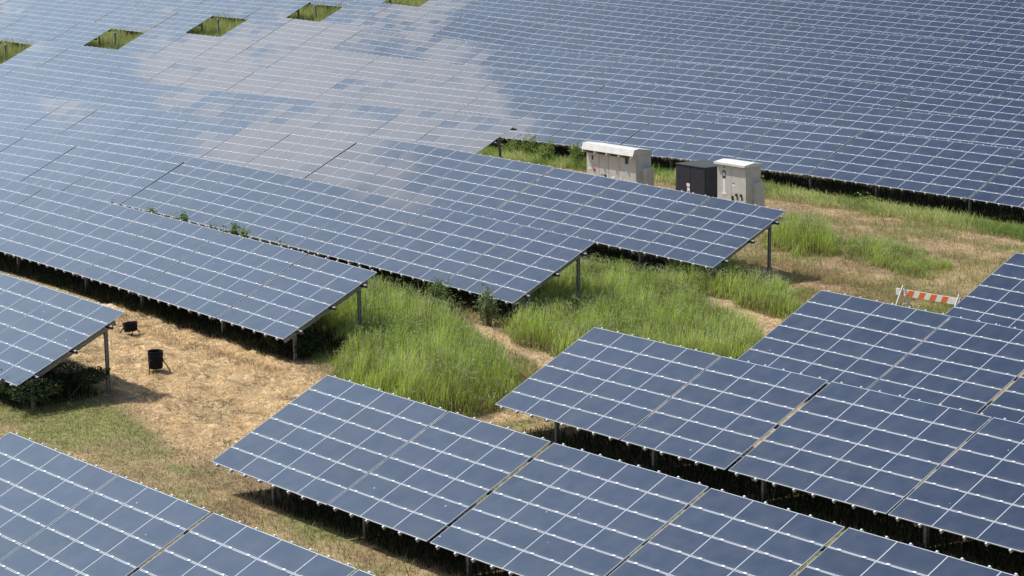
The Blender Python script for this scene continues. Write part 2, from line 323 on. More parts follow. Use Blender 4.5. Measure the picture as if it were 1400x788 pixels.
def tall_height(x, y):
    w = wob(x, y); h = np.zeros(np.shape(x))
    for p, hh in MEADOWS: h = np.maximum(h, hh*ss(.30, -.80, sdist(p, x, y)+w*.75))
    h = h*(1-.92*path_w(x, y))
    # flopping fringe under the lower edge of the long back row
    e = 66.7 + .6*(vnoise(x*.8, y*0, 21)-.5) + ss(-66, -78, x)*(-.2)
    h = np.maximum(h, (.28+.34*vnoise(x*.7, y*.7, 22))*ss(e, e+.8, y)*ss(69.4, 68.8, y)*(x < -30)*(x > -100))
    # the open grass squares where a table is missing
    h = np.maximum(h, .75*((x > HX0-16) & (x < HX1+3) & (y > 66)).astype(float))
    return h
def greenness(x, y):
    """0 dry stubble .. 1 green turf for the mown parts"""
    g = vnoise(x*.35, y*.5, 31, 4)
    a = .15 + .0*g
    n1 = ss(.42, .66, g)
    g0 = .10 + .35*n1
    lawn = ss(.5, -.9, sdist(LAWN, x, y)+wob(x, y)*.8); straw = ss(.5, -.6, sdist(STRAW, x, y)+wob(x, y)*.6)
    g0 = np.maximum(g0*(1-straw*.85), lawn*(.55+.45*n1)*(1-straw*.6))
    # old wheel tracks through the clearing stay greener
    trk = np.exp(-((y-(62.6+.10*(x+60)+.5*np.sin(x*.35)))/.22)**2) + np.exp(-((y-(65.3+.05*(x+60)))/.25)**2) + np.exp(-((x+50.6+.35*np.sin(y*.4)-.06*(y-45))/.25)**2)*(y > 40)
    straw = np.maximum(straw, .55*path_w(x, y)); g0 = g0*(1-.6*path_w(x, y))
    g0 = np.clip(g0 + .30*trk*(1-straw), 0, 1)
    strip = ((x > -47.5) & (y > 21) & (y < 38)).astype(float)
    g0 = np.maximum(g0, strip*(.28+.35*n1))
    return g0, straw
C_STRAW = np.array((.66, .50, .295)); C_DRY = np.array((.42, .31, .18)); C_DRY2 = np.array((.30, .215, .13))
C_OLIVE = np.array((.27, .245, .115)); C_GREEN = np.array((.225, .235, .085)); C_SOIL = np.array((.15, .105, .07))
def mown_colour(x, y):
    g, s = greenness(x, y)
    n = vnoise(x*.6+9, y*1.1, 41, 3)[..., None]; n2 = vnoise(x*3.5, y*3.5, 42, 3)[..., None]
    dry = C_DRY*(1-ss(.35, .7, n)) + C_DRY2*ss(.35, .7, n)
    dry = dry*(1-s[..., None]) + C_STRAW*s[..., None]
    gr = C_OLIVE*(1-ss(.35, .8, g)[..., None]) + C_GREEN*ss(.35, .8, g)[..., None]
    t = ss(.15, .75, g)[..., None]
    c = dry*(1-t) + gr*t
    return c*(.72+.56*n2)
def axis(parts):
    out = []
    for a, b, s in parts: out += list(np.arange(a, b, s))
    return np.array(out+[parts[-1][1]])
xs = axis([(-1500, -300, 100), (-300, -200, 20), (-200, -98, 2), (-98, -24, .22), (-24, 60, 4), (60, 900, 60)])
ys = axis([(-500, 0, 50), (0, 18, 2), (18, 73, .22), (73, 180, 1.6), (180, 300, 15), (300, 1500, 100)])
GX, GY = np.meshgrid(xs, ys, indexing='xy')
GS = greenness(GX, GY)[1]
def surf(x, y):
    s_ = greenness(x, y)[1]
    return ground(x, y) + s_*(.30*(vnoise(x*2.3, y*2.3, 51)-.5)) + .02*(vnoise(x*4, y*4, 52)-.5)
GZ = surf(GX, GY)
nx_, ny_ = len(xs), len(ys)
V = np.stack([GX, GY, GZ], -1).reshape(-1, 3)
i0 = (np.arange(ny_-1)[:, None]*nx_ + np.arange(nx_-1)[None]).reshape(-1)
F = np.stack([i0, i0+1, i0+1+nx_, i0+nx_], -1)
def fast_mesh(name, V, F, mats, cols=None, smooth=False):
    me = bpy.data.meshes.new(name); k = F.shape[1]
    me.vertices.add(len(V)); me.vertices.foreach_set('co', V.astype(np.float32).ravel())
    me.loops.add(F.size); me.loops.foreach_set('vertex_index', F.astype(np.int32).ravel())
    me.polygons.add(len(F)); me.polygons.foreach_set('loop_start', np.arange(0, F.size, k, dtype=np.int32))
    if smooth: me.polygons.foreach_set('use_smooth', np.ones(len(F), bool))
    for m in mats: me.materials.append(m)
    me.update(calc_edges=True)
    if cols is not None:
        a = me.color_attributes.new('col', 'FLOAT_COLOR', 'POINT')
        a.data.foreach_set('color', np.concatenate([cols, np.ones((len(cols), 1))], 1).astype(np.float32).ravel())
    return me
th = tall_height(GX, GY)[..., None]
under = ((GX < -56.8) | (GX > -46.8))[..., None]
farg = ((GY > 66) & (GX < -120)).astype(float)[..., None]
GC = mown_colour(GX, GY)*(1-ss(.05, .4, th)*.55) + (C_SOIL*.8)*ss(.05, .4, th)*.55
GC = GC*(1-farg) + np.array((.16, .20, .05))*farg
def ground_nodes(t, b):
    n = t.nodes; l = t.links
    at = n.new('ShaderNodeAttribute'); at.attribute_name = 'col'; tc = n.new('ShaderNodeTexCoord')
    a = n.new('ShaderNodeTexNoise'); a.inputs['Scale'].default_value = 7; a.inputs['Detail'].default_value = 9; a.inputs['Roughness'].default_value = .75
    l.new(tc.outputs['Object'], a.inputs['Vector'])
    m = n.new('ShaderNodeMapRange'); m.inputs['From Min'].default_value = .3; m.inputs['From Max'].default_value = .7; m.inputs['To Min'].default_value = .45; m.inputs['To Max'].default_value = 1.35
    l.new(a.outputs['Fac'], m.inputs['Value'])
    s = n.new('ShaderNodeVectorMath'); s.operation = 'SCALE'; l.new(at.outputs['Color'], s.inputs[0]); l.new(m.outputs[0], s.inputs['Scale'])
    l.new(s.outputs[0], b.inputs['Base Color'])
    u = n.new('ShaderNodeBump'); u.inputs['Strength'].default_value = .8; u.inputs['Distance'].default_value = .05
    l.new(a.outputs['Fac'], u.inputs['Height']); l.new(u.outputs[0], b.inputs['Normal'])
M_GROUND = mat('ground_turf', (.2, .2, .1), .95, spec=.15, nodes=ground_nodes)
gob = link('ground', fast_mesh('ground', V, F, [M_GROUND], GC.reshape(-1, 3), True)); tag(gob, kind='structure')
RG = np.random.default_rng(5)
def scatter(rects):
    P = []
    for x0, x1, y0, y1, dens in rects:
        n = int((x1-x0)*(y1-y0)*dens); P.append(np.stack([RG.uniform(x0, x1, n), RG.uniform(y0, y1, n)], -1))
    return np.concatenate(P)
def blades(name, P, h, w, c0, c1, lean, segs=1, flop=None, litter=False):
    """grass blades: P (n,2) roots, h height, w width, colours at foot and tip, lean fraction"""
    n = len(P); z = surf(P[:, 0], P[:, 1])
    az = RG.uniform(0, 2*np.pi, n); fa = RG.uniform(0, 2*np.pi, n)
    side = np.stack([np.cos(fa), np.sin(fa), np.zeros(n)], -1)*(w/2)[:, None]
    dirn = np.stack([np.cos(az), np.sin(az)], -1)
    if flop is not None: dirn = dirn*.75+flop; 
    root = np.stack([P[:, 0], P[:, 1], z-.01], -1)
    levels = [0, 1.0] if segs == 1 else [0, .45, .78, 1.0]
    vs = []; cs = []
    for t in levels:
        off = np.zeros((n, 3)); ln = (lean*h)[:, None]
        off[:, :2] = dirn*ln*(t**1.8); off[:, 2] = h*t*(1-.35*np.clip(lean, 0, 1)*t)
        if litter: off[:, 2] = .02+.11*t*RG.uniform(0, 1, n)**2
        tc_ = t**.7; c = c0*(1-tc_)+c1*tc_
        if t < 1: vs += [root+off-side*(1-.6*t), root+off+side*(1-.6*t)]; cs += [c, c]
        else: vs += [root+off]; cs += [c]
    k = len(vs); V = np.stack(vs, 1).reshape(-1, 3); C = np.stack(cs, 1).reshape(-1, 3); b = np.arange(n)*k
    tri = []
    for s in range(len(levels)-1):
        a = b+2*s
        if s < len(levels)-2: tri += [np.stack([a, a+1, a+3], -1), np.stack([a, a+3, a+2], -1)]
        else: tri += [np.stack([a, a+1, a+2], -1)]
    return link(name, fast_mesh(name, V, np.concatenate(tri), [M_GRASS], C))
# mown turf and stubble
MOWN = [(-60, -44, 20, 58, 300), (-66, -60, 30.5, 37, 220), (-46, -28, 21, 38, 230), (-92, -44, 54, 70, 150)]
P = scatter(MOWN); h0 = tall_height(P[:, 0], P[:, 1]); P = P[h0 < .12]
g, s = greenness(P[:, 0], P[:, 1]); n = len(P)
c = mown_colour(P[:, 0], P[:, 1])*RG.uniform(.7, 1.45, (n, 1))*(1+RG.normal(0, .06, (n, 3)))
b_ = blades('mown_grass', P, RG.uniform(.04, .13, n)*(1-.3*s), RG.uniform(.012, .026, n), c*.8, c*1.15, RG.uniform(.1, 1.0, n))
tag(b_, 'short dry and green mown grass over the clearings', 'grass', kind='stuff')
P = scatter([(-67, -46, 26, 38, 520), (-92, -44, 54, 70, 90), (-60, -46, 38, 56, 90)]); s = greenness(P[:, 0], P[:, 1])[1]
P = P[(RG.uniform(0, 1, len(P)) < .15+.85*s) & (tall_height(P[:, 0], P[:, 1]) < .12)]; n = len(P)
cl = vnoise(P[:, 0]*2.4, P[:, 1]*2.4, 61)[:, None]
c = (C_STRAW*ss(.28, .52, cl)+C_DRY*.50*(1-ss(.30, .50, cl)))*RG.uniform(.6, 1.4, (n, 1))
b_ = blades('straw_litter', P, RG.uniform(.10, .28, n), RG.uniform(.010, .022, n), c, c, np.ones(n), litter=True)
tag(b_, 'pale cut straw lying on the mown aisle', 'straw', kind='stuff')
# uncut meadow
P = scatter([(-64, -47, 34, 56, 330), (-64, -52, 57.5, 64, 330)]); h0 = tall_height(P[:, 0], P[:, 1]); P = P[h0 > .12]; h0 = h0[h0 > .12]; n = len(P)
q = vnoise(P[:, 0]*.8, P[:, 1]*.8, 71)[:, None]; q2 = vnoise(P[:, 0]*2.2, P[:, 1]*2.2, 72, 2)
foot = np.array((.27, .17, .12))*(1-ss(.35, .7, q)) + np.array((.19, .22, .05))*ss(.35, .7, q)
tip = np.array((.40, .56, .08))*(1-ss(.4, .75, q)) + np.array((.60, .68, .20))*ss(.4, .75, q)
tip = tip*(.62+.6*ss(.3, .65, vnoise(P[:, 0]*1.4, P[:, 1]*1.4, 76)))[:, None]
v = RG.uniform(.7, 1.35, (n, 1)); rp = RG.uniform(0, 1, (n, 1)) < .12
tip = np.where(rp, np.array((.38, .33, .19)), tip)
b_ = blades('tall_meadow_grass', P, h0*RG.uniform(.5, 1.15, n)*(.45+1.1*q2), RG.uniform(.014, .030, n), foot*v, tip*v, RG.uniform(.05, .38, n), segs=3, flop=np.array((.35, .15)))
tag(b_, 'tall green meadow grass with brownish feet left uncut between rows', 'grass', kind='stuff')
# half-grown patchy grass blending the meadow into the mown ground
Q = scatter([(-60, -46.5, 33, 57, 330), (-64, -46, 56.5, 68, 150), (-47, -30, 31, 36, 160), (-47, -30, 22.5, 27.5, 60)]); tq = tall_height(Q[:, 0], Q[:, 1])
dn_ = vnoise(Q[:, 0]*1.3, Q[:, 1]*1.3, 91, 4); st_ = greenness(Q[:, 0], Q[:, 1])[1]
Q = Q[(tq < .3) & (dn_*(1-.8*np.clip(st_*1.5, 0, 1)) > RG.uniform(.36, .62, len(Q)))]; nq = len(Q); m_ = RG.uniform(0, 1, (nq, 1)); u_ = vnoise(Q[:, 0]*.6, Q[:, 1]*.6, 92)[:, None]
cq = (np.array((.30, .38, .10))*(1-ss(.35, .75, u_*.7+m_*.3)) + np.array((.48, .38, .20))*ss(.35, .75, u_*.7+m_*.3))*RG.uniform(.7, 1.3, (nq, 1))
tag(blades('rough_grass', Q, RG.uniform(.10, .34, nq), RG.uniform(.010, .02, nq), cq*.8, cq, RG.uniform(.2, .9, nq), segs=3), 'patchy half-grown green and dry grass around the meadow', 'grass', kind='stuff')
# pale seed heads on the meadow
P2 = P[RG.uniform(0, 1, n) < .17]; n2 = len(P2); hh = tall_height(P2[:, 0], P2[:, 1])
c = np.tile((.42, .48, .26), (n2, 1))*RG.uniform(.8, 1.4, (n2, 1))
def heads(name, P, hz, c, size, leaves=4):
    n = len(P); V = []; C = []
    base = np.stack([P[:, 0], P[:, 1], ground(P[:, 0], P[:, 1])+hz], -1)
    for k in range(leaves):
        d = RG.normal(0, 1, (n, 3)); d /= np.linalg.norm(d, axis=1)[:, None]; e = RG.normal(0, 1, (n, 3)); e -= d*(d*e).sum(1)[:, None]; e /= np.linalg.norm(e, axis=1)[:, None]
        o = base + RG.normal(0, 1, (n, 3))*size*.8; s = RG.uniform(.5, 1, (n, 1))*size
        V += [o-d*s, o+e*s*.45, o+d*s]; C += [c*.85, c, c*1.1]
    V = np.stack(V, 1).reshape(-1, 3); C = np.stack(C, 1).reshape(-1, 3)
    return link(name, fast_mesh(name, V, np.arange(len(V)).reshape(-1, 3), [M_GRASS], C))
b_ = heads('grass_seed_heads', P2, hh*RG.uniform(.8, 1.1, n2), c, .035, 5)
tag(b_, 'pale seed heads on top of the tall meadow grass', 'grass', kind='stuff')
# fringe grass lying forward from under the long back row, and grass in the gaps of the far rows
P = scatter([(-97, -40, 66, 71, 190)]); h0 = tall_height(P[:, 0], P[:, 1]); P = P[h0 > .1]; h0 = h0[h0 > .1]; n = len(P)
q = vnoise(P[:, 0]*.7, P[:, 1]*.7, 73)[:, None]; v = RG.uniform(.65, 1.35, (n, 1))
q = ss(.3, .7, q)
c1 = (np.array((.26, .40, .09))*(1-q)+np.array((.62, .68, .26))*q)*v
b_ = blades('fringe_grass', P, h0*RG.uniform(.6, 1.4, n), RG.uniform(.014, .028, n), c1*np.array((.7, .65, .8)), c1, RG.uniform(.3, 1.1, n), segs=3, flop=np.array((.25, -.7)))
tag(b_, 'long green grass flopping out from under the long back row', 'grass', kind='stuff')
P = scatter([(HX0-16, HX1+1.5, 66.5, 118, 120)]); n = len(P); q = vnoise(P[:, 0]*.9, P[:, 1]*.9, 74)[:, None]; v = RG.uniform(.6, 1.4, (n, 1))
q = ss(.3, .7, vnoise(P[:, 0]*1.6, P[:, 1]*1.6, 74))[:, None]
c1 = (np.array((.16, .22, .06))*(1-q)+np.array((.56, .58, .22))*q)*v
b_ = blades('far_gap_grass', P, RG.uniform(.6, 1.25, n)*(.7+.5*q[:, 0]), RG.uniform(.018, .035, n), c1*.7, c1, RG.uniform(.1, .5, n), segs=3)
tag(b_, 'tall yellow green grass filling the far gaps where tables are missing', 'grass', kind='stuff')
# rank growth under the tables, its colour darkened to deepen the shade
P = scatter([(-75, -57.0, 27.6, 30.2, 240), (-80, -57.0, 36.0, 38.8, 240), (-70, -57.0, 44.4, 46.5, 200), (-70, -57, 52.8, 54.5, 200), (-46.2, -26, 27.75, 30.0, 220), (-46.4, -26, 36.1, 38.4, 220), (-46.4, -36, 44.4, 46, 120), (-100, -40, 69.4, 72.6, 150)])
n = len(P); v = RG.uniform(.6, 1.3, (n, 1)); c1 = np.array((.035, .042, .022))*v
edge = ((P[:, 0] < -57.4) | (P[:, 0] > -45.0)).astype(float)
b_ = blades('shade_darkened_grass', P, RG.uniform(.2, .5, n)*(.4+.6*edge), RG.uniform(.012, .024, n), c1*.7, c1, RG.uniform(.1, .6, n), segs=3)
tag(b_, 'rank grass beneath the tables, coloured dark to stand in for shade', 'grass', kind='stuff')
# dry fringe along the front of the left tables
P = scatter([(-70, -56.0, 34.7, 35.4, 160), (-46, -30, 26.9, 27.3, 60)]); n = len(P); v = RG.uniform(.7, 1.3, (n, 1))
m = vnoise(P[:, 0]*1.5, P[:, 1]*1.5, 75); P = P[m > .35]; v = v[m > .35]; n = len(P)
c1 = np.array((.46, .33, .19))*v
b_ = blades('dry_fringe_grass', P, RG.uniform(.06, .24, n), RG.uniform(.010, .02, n), c1*.8, c1*1.1, RG.uniform(.1, .5, n), segs=3)
tag(b_, 'standing dry brown grass in front of the shaded second left row', 'grass', kind='stuff')
# ------------------------------------------------------------------ solar tables
SLOPE = Matrix.Rotation(TILT, 4, 'X')          # plane of the modules: local x along the row, y up the slope
HC = HTOP - .5*6*PY*ST                         # height of the slope's middle above ground
def slope_pt(u, v, w): return Vector((u, v*CT - w*ST, HC + v*ST + w*CT))
def module_mesh():
    bm = bmesh.new(); W2, H2, T = 1.205/2, .597/2, .024; bx, by = .0085, .012
    o = [bm.verts.new(p) for p in ((-W2,-H2,0),(W2,-H2,0),(W2,H2,0),(-W2,H2,0))]
    i = [bm.verts.new(p) for p in ((-W2+bx,-H2+by,0),(W2-bx,-H2+by,0),(W2-bx,H2-by,0),(-W2+bx,H2-by,0))]
    l = [bm.verts.new(p) for p in ((-W2,-H2,-T),(W2,-H2,-T),(W2,H2,-T),(-W2,H2,-T))]
    f = bm.faces.new(i); f.material_index = 0
    for k in range(4):
        q = bm.faces.new([o[k], o[(k+1) % 4], i[(k+1) % 4], i[k]]); q.material_index = 1
        q = bm.faces.new([l[k], l[(k+1) % 4], o[(k+1) % 4], o[k]]); q.material_index = 1
    q = bm.faces.new(l[::-1]); q.material_index = 2
    me = bpy.data.meshes.new('solar_module'); bm.to_mesh(me); bm.free()
    for m in (M_GLASS, M_EDGE, M_BACK): me.materials.append(m)
    return me
ME_MOD = module_mesh()
def rail_mesh():
    b = MB(); b.box(-.02, .02, -3*PY-.05, 3*PY+.05, -.066, -.028, 0)
    for r in range(1, 6):
        y = (r-3)*PY
        b.box(-.043, .043, y-.020, y+.020, .002, .013, 1)
    b.box(-.022, .022, -3*PY-.052, -3*PY-.004, -.028, .008, 1); b.box(-.022, .022, 3*PY+.004, 3*PY+.038, -.028, .010, 1)
    return b.mesh('support_rail', [M_ALU, M_CLIP])
ME_RAIL = rail_mesh()
PURL = [-2.05*PY, 0.05*PY, 2.05*PY]
def purlin_mesh(n, ext):
    b = MB(); L2 = n*PX/2
    # C-section
    b.box(-L2-ext, L2+ext, -.03, .03, -.080, -.072); b.box(-L2-ext, L2+ext, .024, .03, -.160, -.080); b.box(-L2-ext, L2+ext, -.03, .024, -.166, -.160)
    return b.mesh('purlin', M_POST)
ME_PURL = {(n, e): purlin_mesh(n, e) for n in (3, 4) for e in (0, 1) if True} if False else {}
for n in (3, 4):
    for e in (.05, .16): ME_PURL[(n, e)] = purlin_mesh(n, e)
def rafter_mesh():
    b = MB(); a = slope_pt(0, -2.75*PY, -.225); c = slope_pt(0, 2.55*PY, -.225)
    b.bar(a, c, .06, .115); return b.mesh('rafter', M_POST)
ME_RAFT = rafter_mesh()
def post_mesh(v):
    b = MB(); p = slope_pt(0, v*PY, -.29); y = p.y
    for x0, x1, y0, y1 in ((-.038, .038, y-.046, y-.039), (-.038, .038, y+.039, y+.046), (-.004, .004, y-.039, y+.039)):
        b.box(x0, x1, y0, y1, -.35, p.z+.02)
    b.box(-.050, -.0385, y-.06, y+.06, p.z-.10, p.z+.06)
    return b.mesh('post', M_POST)
ME_POSTR, ME_POSTF = post_mesh(1.95), post_mesh(-2.15)
E_N = {1:'first',2:'second',3:'third',4:'fourth',5:'fifth',6:'sixth',7:'seventh',8:'eighth',9:'ninth',10:'tenth',11:'eleventh',12:'twelfth',13:'thirteenth',14:'fourteenth',15:'fifteenth',16:'sixteenth',17:'seventeenth',18:'eighteenth',19:'nineteenth',20:'twentieth'}
for t_ in range(21, 50): E_N[t_] = ("twenty-" + E_N[t_-20]) if t_ < 30 else "late"
def table(n, xa, xb, k, frame_u, label, ext=.05):
    """one table of n x 6 modules between xa and xb in row k"""
    yc = ROW0 + PITCHY*k - 3*PY*CT
    za = float(row_top(xa, k))-HTOP; zb = float(row_top(xb, k))-HTOP; xc = (xa+xb)/2
    t = empty('solar_table', (xc, yc, (za+zb)/2)); t.rotation_euler = (R(rnd.gauss(0, .17)), -math.atan2(zb-za, xb-xa)+R(rnd.gauss(0, .10)), 0)
    tag(t, label, 'solar table', 'solar tables set out in rows')
    sx = (xb-xa)/n
    for i in range(n):
        for r in range(6):
            p = slope_pt((i-(n-1)/2)*sx, (r-2.5)*PY, 0)
            link('solar_module', ME_MOD, t, p, (TILT+R(rnd.gauss(0, .15)), R(rnd.gauss(0, .15)), 0))
        for e in (-.30, .30):
            link('support_rail', ME_RAIL, t, slope_pt((i-(n-1)/2+e*.86)*sx, 0, 0), (TILT, 0, 0))
    for v in PURL: link('purlin', ME_PURL[(n, ext)], t, slope_pt(0, v, 0), (TILT, 0, 0))
    fx = (frame_u-n/2)*PX
    link('rafter', ME_RAFT, t, (fx, 0, 0)); link('post', ME_POSTR, t, (fx, 0, 0)); link('post', ME_POSTF, t, (fx, 0, 0))
    return t
def project(p):
    d = Vector(p)-Vector((0, 0, CAMZ)); w = d.dot(FWD)
    if w < 5: return None
    return 700+FPX*d.dot(R2)/w, 394-FPX*d.dot(U2)/w
def in_view(n, xa, xb, k, m=70):
    px = []
    for x in (xa, xb):
        for v in (0, 1):
            p = project((x, ROW0+PITCHY*k-v*6*PY*CT, float(row_top(x, k))-v*6*PY*ST))
            if p is None: return False
            px.append(p)
    X = [p[0] for p in px]; Y = [p[1] for p in px]
    return max(X) > -m and min(X) < 1400+2.6*m and max(Y) > -m*.5 and min(Y) < 788+1.8*m
def seq(x, pats, direction, gaps=(.115, .065)):
    out = []; i = 0
    for n in pats:
        w = n*PX
        out.append((n, x, x+w) if direction > 0 else (n, x-w, x)); x += direction*(w+gaps[i % 2]); i += 1
    return out
def fit_seq(xr, xl, pats):
    """tables from the right end xr to the left end xl, the joints sharing what is left over"""
    g = .045; w = (xr-xl-g*(len(pats)-1))/sum(pats); w = min(w, 1.232); g = (xr-xl-w*sum(pats))/max(1, len(pats)-1); out = []; x = xr
    for n in pats: out.append((n, x-n*w, x)); x -= n*w+g
    return out
LEFT = fit_seq(-56.80, -81.46, [3,4,3,4,3,3])
MID = fit_seq(-81.56, HX1, [4,3]*6+[4,4])
FARL = seq(HX0, [4,3]*8, -1)
RIGHT = seq(-46.82, [4,3]*8, 1, (.06, .12))
BRIDGE = fit_seq(-46.92, -56.70, [4,4])
FILL = fit_seq(HX1-.1, HX0+.1, [4]) 
rows = {}
for k in range(-1, 14):
    if k <= 3:
        ts = [(n, a, b, 'R') for n, a, b in RIGHT] + [(n, a, b, 'L') for n, a, b in LEFT+MID+FILL]
    elif k == 4:
        ts = [(n, a, b, 'L') for n, a, b in MID+FILL]
    else:
        ts = [(n, a, b, 'F') for n, a, b in RIGHT+BRIDGE+LEFT+MID+FARL]
    rows[k] = [t for t in ts if in_view(*t[:3], k)]
LROW = {0: 'front left row, by the black pots', 1: 'second left row, above the straw aisle', 2: 'third left row, behind tall meadow grass', 3: 'fourth left row, in front of the cabinets', 4: 'left row ending left of the cabinets'}
RROW = {-1: 'bottom left corner row', 0: 'front middle row', 1: 'second row right of the aisle', 2: 'third right row, before the barricade', 3: 'right edge row beside the barricade'}
NT = 0
for k, ts in rows.items():
    L_ = sorted([t for t in ts if t[3] == 'L'], key=lambda t: -t[2]); R_ = sorted([t for t in ts if t[3] == 'R'], key=lambda t: t[1]); F_ = sorted([t for t in ts if t[3] == 'F'], key=lambda t: -t[2])
    Hr = [t for t in F_ if t[1] > HX0+1]; Hl = [t for t in F_ if t[1] <= HX0+1]
    for i, (n, a, b, _) in enumerate(L_):
        NT += 1; w = 'four' if n == 4 else 'three'
        pos = 'right end' if i == 0 else E_N[i+1]+' from right end'
        table(n, a, b, k, (n-.23 if k < 4 else n-.9) if i == 0 else n-.45, f'{w}-column table, {pos} of the {LROW.get(k, "left row")}', .16 if i == 0 else .05)
    for i, (n, a, b, _) in enumerate(R_):
        NT += 1; w = 'four' if n == 4 else 'three'
        pos = 'left end' if i == 0 else E_N[i+1]+' from left end'
        table(n, a, b, k, 1.45 if i == 0 else .45, f'{w}-column table, {pos} of the {RROW.get(k, "right row")}')
    kk = {5: 'long row behind the cabinets'}.get(k, E_N.get(k-4, '')+' row behind the cabinets')
    if k <= 9 and Hl:
        for grp, side, ref in ((Hr[::-1], 'right', 0), (Hl, 'left', 0)):
            for i, (n, a, b, _) in enumerate(grp):
                NT += 1; w = 'four' if n == 4 else 'three'
                pos = f'just {side} of grass gap' if i == 0 else f'{E_N[i+1]} {side} of grass gap'
                table(n, a, b, k, n-1.4 if i == 0 else n-.3, f'{w}-column table, {pos}, {kk}')
    else:
        def offr(t):
            p = project((t[1]+.6, ROW0+PITCHY*k-1.6, float(row_top(t[1], k))-.7)); return p is None or p[0] > 1395
        no = sum(offr(t) for t in F_)
        for i, (n, a, b, _) in enumerate(F_):
            NT += 1; w = 'four' if n == 4 else 'three'; j = i-no
            pos = f'{E_N[no-i]} beyond right photo edge' if j < 0 else ('nearest the photo edge at right' if j == 0 else f'{E_N[j+1]} from right photo edge')
            table(n, a, b, k, n-.3, f'{w}-column table, {pos}, {kk}')
print('TABLES', NT, {k: len(v) for k, v in rows.items()})
# bare support frames left standing in the far gaps: they belong to the table at their left
def gap_frame(k):
    x = HX0+.62; yc = ROW0 + PITCHY*k - 3*PY*CT; z = float(row_top(x, k))-HTOP
    t = empty('bare_support_post', (x, yc, z)); tag(t, 'bare dark steel post standing in the '+{5:'leftmost far grass gap',6:'second far grass gap from left',7:'third far grass gap from left',8:'fourth far grass gap from left'}[k], 'support post', 'bare posts in the far grass gaps')
    link('post', ME_POSTR, t); pc = MB(); q_ = slope_pt(0, 1.95*PY, -.26); pc.box(-.12, .12, q_.y-.09, q_.y+.09, q_.z-.05, q_.z+.05); pc.build('post_cap', M_POST, t)
for k in range(5, 9): gap_frame(k)
# ------------------------------------------------------------------ cabinets
def cabinet_long():
    x0, x1, y0, d, h = -75.22, -72.08, 62.5, .80, 1.83
    z = G((x0+x1)/2, y0+.4); t = empty('inverter_cabinet', ((x0+x1)/2, y0+d/2, z))
    tag(t, 'long beige inverter cabinet with a white hooded roof behind the fourth left row', 'cabinet', 'electrical cabinets in the clearing')
    w = (x1-x0)/2; f = -d/2
    MB().box(-w-.2, w+.45, f-.2, d/2+.2, -.15, .10).build('plinth', M_CONC, t)
    MB().box(-w, w, f+.02, d/2, .101, h, bevel=.01).build('body', M_CAB, t)
    cuts = [-w+.012, -w+.82, -w+1.42, -w+2.08, w-.012]
    for i in range(4):
        dr = MB().box(cuts[i]+.010, cuts[i+1]-.010, f-.006, f+.019, .16, h-.05, bevel=.006).build('door', M_CAB, t)
        if i == 0:
            MB().box(cuts[i]+.28, cuts[i]+.50, f-.012, f-.0065, 1.35, 1.50).build('warning_sign', M_STICK, dr)
            MB().box(cuts[i]+.33, cuts[i]+.45, f-.017, f-.0125, 1.38, 1.56).build('warning_symbol', M_BLACK, dr)
            MB().box(cuts[i]+.10, cuts[i]+.30, f-.012, f-.0065, .98, 1.05).build('name_plate', M_STICK, dr)
            MB().lathe([(.0, 0), (.06, 0), (.06, .03), (.0, .03)], 16).build('switch_knob', M_RED, dr, loc=(cuts[i]+.50, f-.007, 1.00), rot=(R(90), 0, 0))
        if i == 1:
            b = MB().box(cuts[i]+.40, cuts[i]+.46, f-.035, f-.0065, .72, .86); b.box(cuts[i]+.16, cuts[i]+.44, f-.055, f-.036, .80, .84)
            b.build('door_handle', M_BLACK, dr)
            MB().box(cuts[i]+.50, cuts[i]+.58, f-.012, f-.0065, .45, .85).build('label_strip', M_STICK, dr)
        if i == 2:
            MB().box(cuts[i]+.20, cuts[i]+.40, f-.012, f-.0065, .74, .84).build('label_strip', M_STICK, dr)
        if i == 3:
            MB().box(cuts[i]+.38, cuts[i]+.58, f-.012, f-.0065, 1.42, 1.66).build('status_window', M_GREYTOP, dr)
            MB().box(cuts[i]+.38, cuts[i]+.58, f-.012, f-.0065, 1.05, 1.32).build('label_strip', M_STICK2, dr)
            MB().box(cuts[i]+.04, cuts[i]+.13, f-.012, f-.0065, .55, .85).build('label_strip', M_STICK, dr)
            b = MB().box(cuts[i]+.05, cuts[i]+.09, f-.05, f-.0065, .44, .52); b.build('door_handle', M_BLACK, dr)
    # hooded roof: sloping white front, vents below it, grey sides
    b = MB(); b.prism([(f-.22, h+.002), (f-.13, h+.23), (f+.12, h+.25), (d/2+.03, h+.13), (d/2+.03, h+.002)], -w-.04, w+.04, 'x')
    rf = b.build('roof', M_CAB, t)
    MB().prism([(f-.235, h-.02), (f-.145, h+.236), (f-.131, h+.236), (f-.222, h-.02)], -w-.05, w+.05, 'x').build('front_fascia', M_WHITE, rf)
    MB().prism([(f-.13, h+.234), (f+.12, h+.262), (d/2+.04, h+.142), (d/2+.04, h+.133), (f+.12, h+.252)], -w-.05, w+.05, 'x').build('top_sheet', M_WHITE, rf)
    for i in range(4):
        a = -w+.10+i*(2*w-.1)/4
        b = MB()
        for s in range(4): b.box(a, a+(2*w-.1)/4-.12, f-.10, f-.001, h-.145+s*.034, h-.135+s*.034)
        b.build('louvre', M_CABSEAM, rf)
    for i in range(5):
        a = -w+.02+i*(2*w-.1)/4
        MB().box(a, a+.06, f-.26, f-.001, h-.13, h-.003).build('hood_bracket', M_CAB, rf)
    # side box with conduits
    s = MB().box(w+.002, w+.26, f+.30, f+.72, .35, 1.28, bevel=.012).build('side_box', M_CAB, t)
    for i in range(3): MB().tube([(w+.06+.07*i, f+.40+.05*i, .36), (w+.06+.07*i, f+.40+.05*i, .2), (w+.09+.07*i, f+.38, .09)], .022).build('conduit', M_BLACK, s)
    return t
